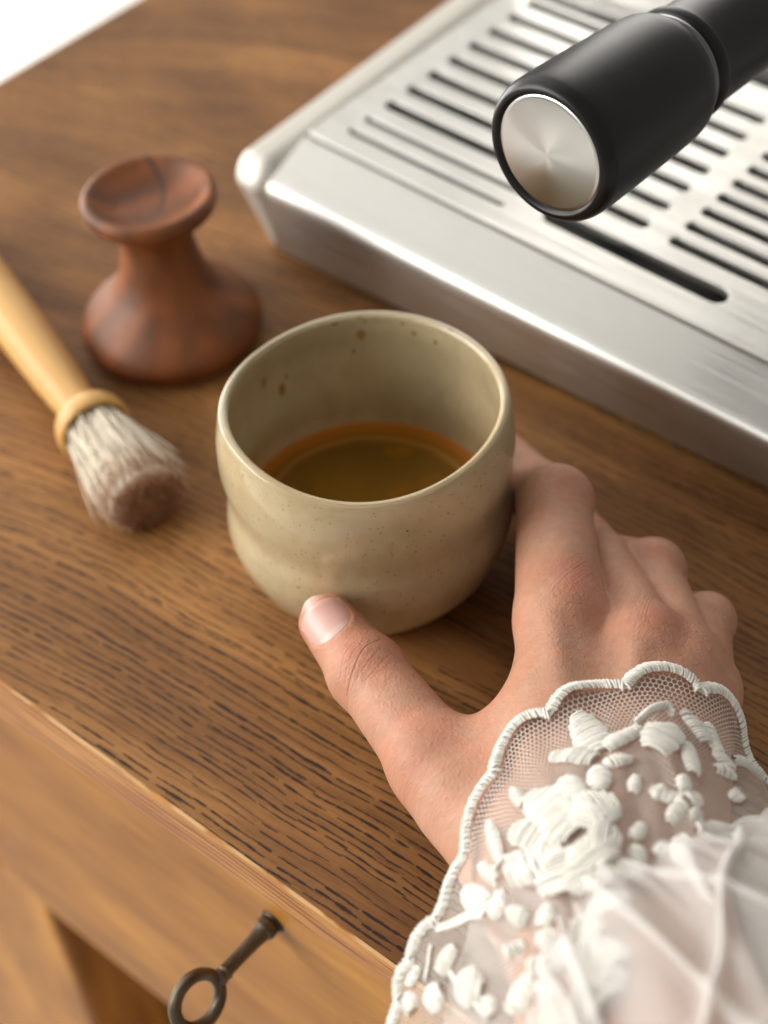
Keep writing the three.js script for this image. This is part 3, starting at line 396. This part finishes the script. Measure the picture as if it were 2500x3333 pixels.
{ // thumb nail: a curved plate set in its fold
  const g = gridGeo(40, 40, (u, v) => {
    const e = v, th = u * Math.PI * 2; let s = 0.75 + Math.cos(th) * e * (Math.cos(th) > 0 ? 1.0 : 0.82), a = Math.sin(th) * e * 0.98; const squ = Math.cos(th) > 0 ? 1 - 0.12 * Math.pow(Math.cos(th), 6) : 1; s = 0.75 + (s - 0.75) * squ; if (Math.cos(th) > 0) a *= 1 + 0.22 * Math.pow(Math.abs(Math.sin(2 * th)), 2) * e;
    const o = NB.clone().addScaledVector(nAx, Math.min(s, 1.1)), d = nUp.clone().multiplyScalar(Math.cos(a)).addScaledVector(nSide, Math.sin(a)); let t = 1.3; for (let k = 0; k < 24; k++) t -= field(o.clone().addScaledVector(d, t)) * 0.8; t = Math.max(t, 0.3);
    const over = Math.max(0, s - 1.1); t -= over * 0.5;
    return o.addScaledVector(nAx, over).addScaledVector(d, t + 0.03 - 0.022 * Math.pow(e, 6));
  }, (u, v) => [u, v], true);
  const nc = [], pink = srgb(220, 168, 156), pale = srgb(232, 206, 192), tipc = srgb(236, 218, 200), c = new THREE.Color(); for (let j = 0; j <= 40; j++) for (let i = 0; i <= 40; i++) { const th = i / 40 * Math.PI * 2, e = j / 40, s = Math.cos(th) * e; c.copy(pink).lerp(pale, sstep(-0.62, -0.85, s) * 0.6 + 0.12 * noise3(i * 0.4, j * 0.2, 3)).lerp(tipc, sstep(0.86, 0.93, s)); nc.push(c.r, c.g, c.b); } g.setAttribute('color', new THREE.Float32BufferAttribute(nc, 3));
  part('thumb_nail', g, new THREE.MeshPhysicalMaterial({ vertexColors: true, roughness: 0.42, clearcoat: 0.3, clearcoatRoughness: 0.28 }), person);
}

// ------------------------------------------------------------------ lace cuff and sheer sleeve
const ROWS = [[[11.59, 3.60, 13.40], [11.02, 3.90, 12.19], [10.52, 4.20, 11.08], [10.24, 4.50, 9.73], [9.86, 4.70, 8.42], [9.60, 5.10, 7.15], [9.75, 5.40, 6.12], [10.14, 5.60, 5.16], [10.54, 5.60, 4.00], [11.24, 5.50, 3.03], [12.21, 5.10, 2.44], [13.07, 4.60, 2.27], [13.97, 3.90, 2.31], [14.81, 3.20, 2.33]], [[13.01, 5.00, 13.13], [12.68, 5.20, 12.28], [12.22, 5.50, 11.36], [11.95, 5.80, 10.32], [11.65, 6.20, 9.42], [11.54, 6.50, 8.41], [11.65, 6.70, 7.43], [11.98, 6.80, 6.65], [12.38, 6.80, 5.96], [12.86, 6.60, 5.27], [13.43, 6.20, 4.56], [14.04, 5.60, 3.97], [14.73, 4.90, 3.44], [15.52, 4.30, 2.96]], [[14.83, 6.40, 12.79], [14.46, 6.60, 12.22], [14.07, 6.80, 11.52], [13.77, 7.00, 10.86], [13.55, 7.20, 10.23], [13.51, 7.40, 9.60], [13.64, 7.50, 8.96], [13.89, 7.50, 8.39], [14.17, 7.30, 7.74], [14.45, 7.10, 7.08], [14.67, 6.70, 6.26], [14.93, 6.20, 5.36], [15.27, 5.60, 4.30], [15.67, 5.00, 3.19]]].map((r) => r.map(A));
function along(a, u) { const n = a.length, i = clamp(Math.floor(u), 0, n - 2), t = u - i, p1 = a[i], p2 = a[i + 1], p0 = i > 0 ? a[i - 1] : p1.clone().multiplyScalar(2).sub(p2), p3 = i + 2 < n ? a[i + 2] : p2.clone().multiplyScalar(2).sub(p1); const c = (k) => 0.5 * (2 * p1[k] + (p2[k] - p0[k]) * t + (2 * p0[k] - 5 * p1[k] + 4 * p2[k] - p3[k]) * t * t + (3 * p1[k] - p0[k] - 3 * p2[k] + p3[k]) * t * t * t); return V(c('x'), c('y'), c('z')); }
function cuff0(u, v) { const a = along(ROWS[0], u), b = along(ROWS[1], u), c = along(ROWS[2], u); return a.multiplyScalar((1 - v) * (1 - 2 * v)).addScaledVector(b, 4 * v * (1 - v)).addScaledVector(c, v * (2 * v - 1)); }
function cuffN(u, v) { const e = 0.05, du = cuff0(u + e, v).sub(cuff0(u - e, v)), dv = cuff0(u, v + e).sub(cuff0(u, v - e)); const n = du.cross(dv).normalize(); return n.y < 0 ? n.negate() : n; }
const cuffFold = (u, v) => 0.10 * Math.sin(u * 2.1 + 0.6) * sstep(0.15, 0.8, v) + 0.16 * Math.exp(-Math.pow((u - 9.05 - 0.5 * v) / 0.22, 2)) * sstep(0.02, 0.3, v) + 0.2 * Math.exp(-Math.pow((u - 2.9 + 0.3 * v) / 0.2, 2)) * sstep(0.2, 0.6, v) + 0.03 * Math.sin(u * 6.3 + v * 5);
const LU = 132, LV0 = -0.4, LVN = 37, LIFT = new Float32Array((LU + 1) * LVN);   // how far the cloth has to stand off to lie on the skin
for (let j = 0; j < LVN; j++) for (let i = 0; i <= LU; i++) { const u = i / LU * 13.2, v = LV0 + j * 0.05, n = cuffN(u, v), p = cuff0(u, v).addScaledVector(n, cuffFold(u, v)); let s = 0; for (let k = 0; k < 10; k++) { const f = field(p); if (f >= 0.16) break; const st = Math.max(0.02, (0.16 - f) * 0.9); p.addScaledVector(n, st); s += st; } LIFT[j * (LU + 1) + i] = s; }
for (let pass = 0; pass < 3; pass++) { const c = LIFT.slice(); for (let j = 1; j + 1 < LVN; j++) for (let i = 1; i < LU; i++) LIFT[j * (LU + 1) + i] = Math.max(c[j * (LU + 1) + i], (c[j * (LU + 1) + i - 1] + c[j * (LU + 1) + i + 1] + c[(j - 1) * (LU + 1) + i] + c[(j + 1) * (LU + 1) + i]) / 4); }
function lift(u, v) { const x = clamp(u / 13.2 * LU, 0, LU - 0.001), y = clamp((v - LV0) / 0.05, 0, LVN - 1.001), i = Math.floor(x), j = Math.floor(y), s = x - i, t = y - j, at = (a, b) => LIFT[b * (LU + 1) + a]; return lerp(lerp(at(i, j), at(i + 1, j), s), lerp(at(i, j + 1), at(i + 1, j + 1), s), t); }
const cuff = (u, v, off = 0) => cuff0(u, v).addScaledVector(cuffN(u, v), cuffFold(u, v) + lift(u, v) + off);
const VAL = [[0.2, -0.02], [0.95, -0.06], [1.7, -0.04], [2.5, 0.05], [3.75, 0.045], [5.25, 0.01], [6.95, -0.045], [8.55, -0.035], [9.95, -0.085], [12.3, -0.08], [13.2, -0.1]], AMP = [0.05, 0.055, 0.06, 0.035, 0.03, 0.085, 0.055, 0.07, 0.14, 0.05];
function edgeV(u) { for (let i = 0; i < AMP.length; i++) if (u <= VAL[i + 1][0] || i === AMP.length - 1) { const t = clamp((u - VAL[i][0]) / (VAL[i + 1][0] - VAL[i][0])); return lerp(VAL[i][1], VAL[i + 1][1], t) - AMP[i] * Math.pow(Math.sin(Math.PI * t), 0.62); } }
const sleeve = new THREE.Group(); sleeve.name = 'lace_sleeve'; sleeve.userData.origin = person.userData.origin; sleeve.userData.label = 'white lace cuff with scalloped stitched edge and flowers on net, sheer sleeve behind'; person.add(sleeve);
const threadMat = new THREE.MeshPhysicalMaterial({ vertexColors: true, roughness: 0.72, sheen: 0.5, sheenColor: srgb(255, 252, 245), sheenRoughness: 0.5 });
const netAlpha = dataTex(64, 112, (i, j) => { // hexagonal mesh, two holes to a tile
  const x = i / 64, y = j / 112 * 1.7320508; let d = 9; const seeds = [[0, 0], [1, 0], [0.5, 0.8660254], [0, 1.7320508], [1, 1.7320508], [1.5, 0.8660254], [-0.5, 0.8660254]]; const ds = seeds.map((s) => Math.hypot(x - s[0], y - s[1])).sort((a, b) => a - b); d = ds[1] - ds[0]; const k = 255 * sstep(0.23, 0.11, d); return [k, k, k];
}, false, THREE.RepeatWrapping);
const netMat = new THREE.MeshStandardMaterial({ color: srgb(226, 218, 208), alphaMap: netAlpha, transparent: true, roughness: 0.8, side: THREE.DoubleSide });
const netUv = (u, v) => [u * 1.15 / 0.122, v * 5.0 / (0.122 * 1.7320508)];
part('net', gridGeo(320, 70, (u, v) => { const uu = lerp(0.2, 13, u), v0 = edgeV(uu) + 0.02; return cuff(uu, lerp(v0, 1.06, v)); }, (u, v) => { const uu = lerp(0.2, 13, u); return netUv(uu, lerp(edgeV(uu) + 0.02, 1.06, v)); }), netMat, sleeve);
class Threads { constructor() { this.p = []; this.n = []; this.c = []; this.i = []; }
  strand(pts, w, c, sides = 4) { const base = this.p.length / 3, N = pts.length; for (let k = 0; k < N; k++) { const d = pts[Math.min(k + 1, N - 1)].clone().sub(pts[Math.max(k - 1, 0)]).normalize(), a = Math.abs(d.y) > 0.9 ? V(1, 0, 0) : V(0, 1, 0), b1 = a.clone().cross(d).normalize(), b2 = d.clone().cross(b1); for (let s = 0; s < sides; s++) { const an = s / sides * Math.PI * 2, o = b1.clone().multiplyScalar(Math.cos(an)).addScaledVector(b2, Math.sin(an)); this.p.push(pts[k].x + o.x * w, pts[k].y + o.y * w, pts[k].z + o.z * w); this.n.push(o.x, o.y, o.z); this.c.push(c[0], c[1], c[2]); } if (k) for (let s = 0; s < sides; s++) { const a0 = base + (k - 1) * sides + s, a1 = base + (k - 1) * sides + (s + 1) % sides; this.i.push(a0, a1, a0 + sides, a1, a1 + sides, a0 + sides); } } }
  add(g, c) { const base = this.p.length / 3; this.p.push(...g.attributes.position.array); this.n.push(...g.attributes.normal.array); for (let k = 0; k < g.attributes.position.count; k++) this.c.push(c[0], c[1], c[2]); for (const k of g.index.array) this.i.push(k + base); }
  geo() { const g = new THREE.BufferGeometry(); g.setAttribute('position', new THREE.Float32BufferAttribute(this.p, 3)); g.setAttribute('normal', new THREE.Float32BufferAttribute(this.n, 3)); g.setAttribute('color', new THREE.Float32BufferAttribute(this.c, 3)); g.setIndex(this.i); return g; } }
const tr = rng(77), cream = (k = 1) => { const c = srgb(250, 246, 236), s = (0.84 + 0.16 * tr()) * k; return [c.r * s, c.g * s, c.b * s]; };
{ // scalloped satin-stitch border
  const T = new Threads(), bw = 0.34; let acc = 0, last = null;
  for (let k = 0; k <= 2600; k++) {
    const u = lerp(0.2, 13, k / 2600), c = cuff(u, edgeV(u), 0.03); if (last) acc += c.distanceTo(last); last = c; if (acc < 0.08) continue; acc = 0;
    const n = cuffN(u, edgeV(u)), tan = cuff(u + 0.02, edgeV(u + 0.02), 0.03).sub(cuff(u - 0.02, edgeV(u - 0.02), 0.03)).normalize(), out = tan.clone().cross(n).normalize(); if (out.dot(cuff(u, edgeV(u) + 0.1).sub(c)) > 0) out.negate();
    const j1 = (tr() - 0.5) * 0.07, j2 = (tr() - 0.5) * 0.05, sl = 0.06 + (tr() - 0.5) * 0.06, pts = []; for (let s = 0; s <= 6; s++) { const f = s / 6, h = 0.115 * Math.sqrt(Math.max(0, 1 - Math.pow(2 * f - 1, 2))); pts.push(c.clone().addScaledVector(out, (0.5 - f) * (bw + j1) + j2 * 0.5).addScaledVector(n, h + (tr() - 0.5) * 0.008 - 0.02).addScaledVector(tan, sl * (f - 0.5) * 2)); }
    T.strand(pts, 0.036 + 0.008 * tr(), cream(), 5);
    for (let h = 0; h < 3; h++) { const f0 = pts[h * 3], e = f0.clone().addScaledVector(out, 0.03 + 0.05 * tr()).addScaledVector(tan, (tr() - 0.5) * 0.08).addScaledVector(n, 0.03 * tr()); T.strand([f0, e], 0.006, cream(), 3); }
  }
  const core = gridGeo(400, 8, (a, b) => { const u = lerp(0.2, 13, a), th = b * Math.PI * 2, n = cuffN(u, edgeV(u)), c = cuff(u, edgeV(u), 0.03), tan = cuff(u + 0.02, edgeV(u + 0.02)).sub(cuff(u - 0.02, edgeV(u - 0.02))).normalize(), out = tan.clone().cross(n).normalize(); return c.addScaledVector(out, Math.cos(th) * 0.13).addScaledVector(n, Math.sin(th) * 0.05); }); T.add(core, cream(0.95));
  part('scalloped_border', T.geo(), threadMat, sleeve);
}
function petal(d, puff = 1) {
  const [u0, v0, u1, v1, wd] = d, T = new Threads(), at = (t) => cuff(lerp(u0, u1, t), lerp(v0, v1, t), 0.015), nAt = (t) => cuffN(lerp(u0, u1, t), lerp(v0, v1, t)); const L = at(0).distanceTo(at(1)), n = Math.max(6, Math.round(L / 0.092)), wP = (t) => (wd > 0.6 ? 1.3 : wd > 0.48 ? 1.15 : 1) * wd * (0.32 + 0.68 * Math.pow(Math.sin(Math.PI * clamp(0.12 + 0.8 * Math.pow(t, 0.85))), 0.7)) * (t > 0.94 ? 0.82 : 1);
  const ax = at(1).sub(at(0)).normalize(), tint = 0.98 + 0.04 * tr(), slant = (tr() - 0.5) * 0.5;
  for (let k = 0; k <= n; k++) { const t = clamp((k + (tr() - 0.5) * 0.5) / n), c = at(t), nn = nAt(t), side = nn.clone().cross(ax).normalize(), w = wP(t) * (1 + (tr() - 0.5) * 0.12), pts = []; for (let s = 0; s <= 6; s++) { const f = s / 6 * 2 - 1; pts.push(c.clone().addScaledVector(side, f * w / 2).addScaledVector(nn, puff * (0.025 + 0.08 * Math.min(1, w / 0.35)) * Math.sqrt(Math.max(0, 1 - f * f)) + (tr() - 0.5) * 0.012).addScaledVector(ax, slant * f * w / 2)); } T.strand(pts, 0.036 + 0.01 * tr(), cream(tint), 5); for (let h = 0; h < 2; h++) { const f0 = pts[Math.floor(tr() * 7)], e = f0.clone().addScaledVector(side, (tr() - 0.5) * 0.16).addScaledVector(ax, (tr() - 0.5) * 0.16).addScaledVector(nn, 0.02 + 0.07 * tr()); T.strand([f0, f0.clone().lerp(e, 0.5).addScaledVector(nn, 0.015), e], 0.006, cream(), 3); } }
  T.add(gridGeo(8, 8, (a, b) => { const t = a, c = at(t), nn = nAt(t), side = nn.clone().cross(ax).normalize(), w = wP(t) * 0.96, f = b * 2 - 1; return c.addScaledVector(side, f * w / 2).addScaledVector(nn, puff * (-0.01 + 0.05 * Math.min(1, w / 0.35)) * Math.sqrt(Math.max(0, 1 - f * f)) - 0.01).addScaledVector(ax, slant * f * w / 2); }), cream(0.96));
  part('petal', T.geo(), threadMat, sleeve);
}
function stem(pts, w = 0.09) { const T = new Threads(), q = []; for (let i = 0; i + 1 < pts.length; i++) for (let k = 0; k < 14; k++) { const t = k / 14; q.push([lerp(pts[i][0], pts[i + 1][0], t), lerp(pts[i][1], pts[i + 1][1], t)]); } const c = q.map((a) => cuff(a[0], a[1], 0.05)); for (let s = 0; s < 5; s++) { const an = s / 5 * Math.PI * 2; T.strand(c.map((p, i) => p.clone().add(V(Math.cos(an + i * 0.6), Math.sin(an + i * 0.6), Math.cos(an + i * 0.6 + 1)).multiplyScalar(w * 0.4))), w * 0.35, cream(), 5); } part('stem', T.geo(), threadMat, sleeve); }
const PETALS = [
  [7.55, 0.33, 7.45, 0.03, 0.66], [7.75, 0.33, 8.70, 0.24, 0.48], [7.35, 0.36, 6.50, 0.19, 0.51], [7.60, 0.43, 8.30, 0.43, 0.41], [7.40, 0.44, 7.10, 0.57, 0.51], [8.95, 0.41, 9.50, 0.22, 0.71], [9.90, 0.56, 9.80, 0.34, 0.41], [10.70, 0.27, 10.35, 0.08, 0.48], [11.00, 0.38, 10.65, 0.28, 0.53], [10.35, 0.24, 9.75, 0.07, 0.50], [10.65, 0.44, 11.15, 0.43, 0.39],
  [6.00, 0.66, 5.55, 0.34, 0.83], [6.05, 0.64, 6.55, 0.43, 0.64], [6.30, 0.69, 7.50, 0.67, 0.92], [5.70, 0.71, 4.80, 0.41, 0.75], [6.35, 0.83, 7.20, 0.91, 0.83], [5.60, 0.80, 4.80, 0.92, 1.03], [5.20, 0.72, 4.05, 0.58, 0.83], [6.05, 0.89, 5.70, 1.05, 0.86], [5.95, 0.75, 5.55, 0.53, 0.67], [6.25, 0.76, 6.70, 0.67, 0.67], [6.00, 0.82, 6.50, 0.99, 0.83], [5.50, 0.73, 4.65, 0.66, 0.78],
  [4.20, 0.40, 4.50, 0.16, 0.34], [3.80, 0.48, 3.80, 0.27, 0.30], [3.15, 0.47, 3.20, 0.21, 0.58], [3.15, 0.52, 3.75, 0.60, 0.51], [4.25, 0.50, 4.45, 0.70, 0.50],
  [1.75, 0.26, 2.25, 0.31, 0.51], [1.65, 0.43, 1.70, 0.61, 0.62], [1.45, 0.85, 2.40, 0.96, 0.51], [1.10, 0.22, 1.45, 0.28, 0.61], [1.30, 0.01, 1.65, 0.04, 0.33], [0.90, 0.08, 1.10, 0.01, 0.44], [1.25, 0.70, 1.55, 0.64, 0.44],
  [9.35, 0.76, 8.65, 0.66, 0.40], [9.45, 0.73, 9.50, 0.63, 0.34], [9.50, 0.79, 9.95, 0.74, 0.46], [9.35, 0.80, 9.00, 0.87, 0.40], [9.60, 0.86, 9.80, 0.94, 0.41], [10.05, 0.97, 10.95, 0.99, 0.37], [11.10, 0.60, 11.35, 0.68, 0.52], [9.60, 0.98, 10.10, 1.03, 0.39], [9.00, 0.66, 8.70, 0.71, 0.28],
  [3.60, 0.84, 3.45, 0.67, 0.39], [3.75, 0.94, 4.30, 0.91, 0.47], [3.80, 1.06, 3.30, 0.96, 0.47], [3.00, 0.84, 2.55, 0.77, 0.33], [2.90, 1.08, 2.60, 0.95, 0.39], [5.30, 0.33, 5.30, 0.19, 0.31], [8.15, 0.63, 8.35, 0.55, 0.29], [8.15, 0.83, 7.70, 0.89, 0.33], [7.15, 1.00, 7.15, 1.09, 0.50], [7.80, 0.94, 7.55, 1.02, 0.39], [8.40, 0.97, 8.70, 1.03, 0.44], [9.25, 1.00, 8.75, 1.05, 0.39],
  [4.30, 1.12, 5.45, 1.23, 0.62], [3.70, 1.21, 4.95, 1.35, 0.68], [2.85, 1.26, 3.55, 1.40, 0.79], [1.95, 1.28, 2.00, 1.40, 0.79], [3.60, 1.11, 3.05, 1.17, 0.56], [5.55, 1.30, 4.70, 1.40, 0.67], [6.25, 1.20, 6.00, 1.11, 0.67], [4.05, 1.40, 2.25, 1.40, 0.67], [2.20, 1.04, 2.30, 1.16, 0.33],
];
PETALS.forEach((d) => petal(d));
stem([[4.15, 0.400], [4.35, 0.470], [4.60, 0.530]]); stem([[2.40, 0.100], [2.70, 0.250], [3.00, 0.430], [3.30, 0.480]], 0.13); stem([[1.50, 0.130], [1.85, 0.130], [2.10, 0.120]], 0.08); stem([[1.80, 0.340], [1.50, 0.520], [1.20, 0.680]], 0.09); stem([[8.60, 0.200], [8.95, 0.130], [9.35, 0.060], [9.50, 0.110]], 0.13); stem([[11.10, 0.270], [11.70, 0.040], [12.30, -0.080]], 0.14); stem([[3.70, 0.500], [3.90, 0.420], [4.25, 0.440]], 0.08); stem([[10.10, 0.980], [10.60, 1.030], [11.35, 0.960], [11.85, 1.040]], 0.1);
{ // sheer sleeve, gathered where it meets the cuff
  const far = [[16.72, 8.00, 14.88], [16.99, 8.50, 14.71], [17.38, 9.00, 14.46], [17.94, 9.50, 14.07], [18.43, 9.90, 13.59], [18.92, 10.20, 12.97], [19.37, 10.40, 12.12], [19.75, 10.60, 11.12], [19.95, 10.70, 10.07], [19.96, 10.70, 9.07], [19.88, 10.50, 7.97], [19.68, 10.20, 7.08], [19.44, 9.90, 6.29], [19.24, 9.60, 5.57]].map(A);
  const ridge = (x, c, w) => Math.exp(-Math.pow((x - c) / w, 2));
  const FOLDS = [[(v) => 4.3 - 1.2 * v, 0.02, 0.9], [(v) => 5.6 + 1.0 * v, 0, 0.95], [(v) => 6.9 + 4.2 * v - 2.2 * v * v, 0, 0.8], [(v) => 11.2 - 7.5 * v, 0.02, 0.8], [(v) => 15.5 - 9 * v, 0.3, 0.98], [(v) => 8.6 - 2.2 * v, 0.02, 0.45], [(v) => 3.2 - 0.4 * v, 0.02, 0.9], [(v) => 12.2 - 2.5 * v, 0.02, 0.6]];
  const S = (u, v) => { const a = cuff(u, 1), b = along(far, u), p = a.clone().lerp(b, v), n = cuffN(u, 0.98); n.lerp(V(-0.25, 0.93, 0.1), sstep(0, 0.4, v)).normalize();
    const puff = 0.9 * Math.sin(Math.PI * Math.min(1, v * 1.3)) * 0.6, gath = 0.16 * Math.sin(u * 9 + 2 * noise3(u * 1.3, 1, 1)) * Math.exp(-v * 7);
    const fold = FOLDS.reduce((q, f) => q + 0.16 * ridge(u - f[0](v), 0, 0.32) * sstep(f[1], f[1] + 0.12, v), 0) + 0.14 * Math.sin(u * 2.3 + v * 3);
    return p.addScaledVector(n, puff + gath + fold); };
  const sheer = new THREE.MeshPhysicalMaterial({ color: srgb(246, 243, 238), transparent: true, opacity: 0.38, roughness: 0.85, sheen: 0.4, sheenColor: srgb(255, 255, 255), side: THREE.DoubleSide });
  part('sheer_sleeve', gridGeo(420, 120, (u, v) => S(lerp(0, 13, u), v)), sheer, sleeve);
  for (const [f, va, vb] of FOLDS) part('fold', gridGeo(8, 60, (a, b) => { const v = lerp(va, vb, b), u = f(v) + (a - 0.5) * (0.34 + 0.12 * Math.sin(v * 9 + va * 7)) * Math.min(1, 6 * b, 6 * (1 - b)); return S(u, v).add(V(-0.02, 0.05 + 0.13 * Math.sin(a * Math.PI), 0.01)); }), sheer, sleeve);
  part('sleeve_end', gridGeo(140, 40, (u, v) => { const uu = lerp(0, 4.6, u), a = sstep(4.6, 3.4, uu); return cuff(uu, lerp(lerp(0.9, 0.3, a), 1.0, v), -lerp(0.1, lerp(0.12, 0.55, a), Math.sin(v * Math.PI * 0.5)) * sstep(1, 0.85, v) - 0.05 + 0.05 * Math.sin(uu * 5 + v * 4)); }), sheer, sleeve);
  part('sleeve_gather', gridGeo(90, 90, (u, v) => { const uu = lerp(0, 3.4, u), p = S(uu, v * 0.98 + 0.01); return p.add(V(0.1, -0.35 - 0.25 * Math.sin(uu * 3.7 + v * 4), 0.1)); }), sheer, sleeve);
}


renderer.render(scene, camera);
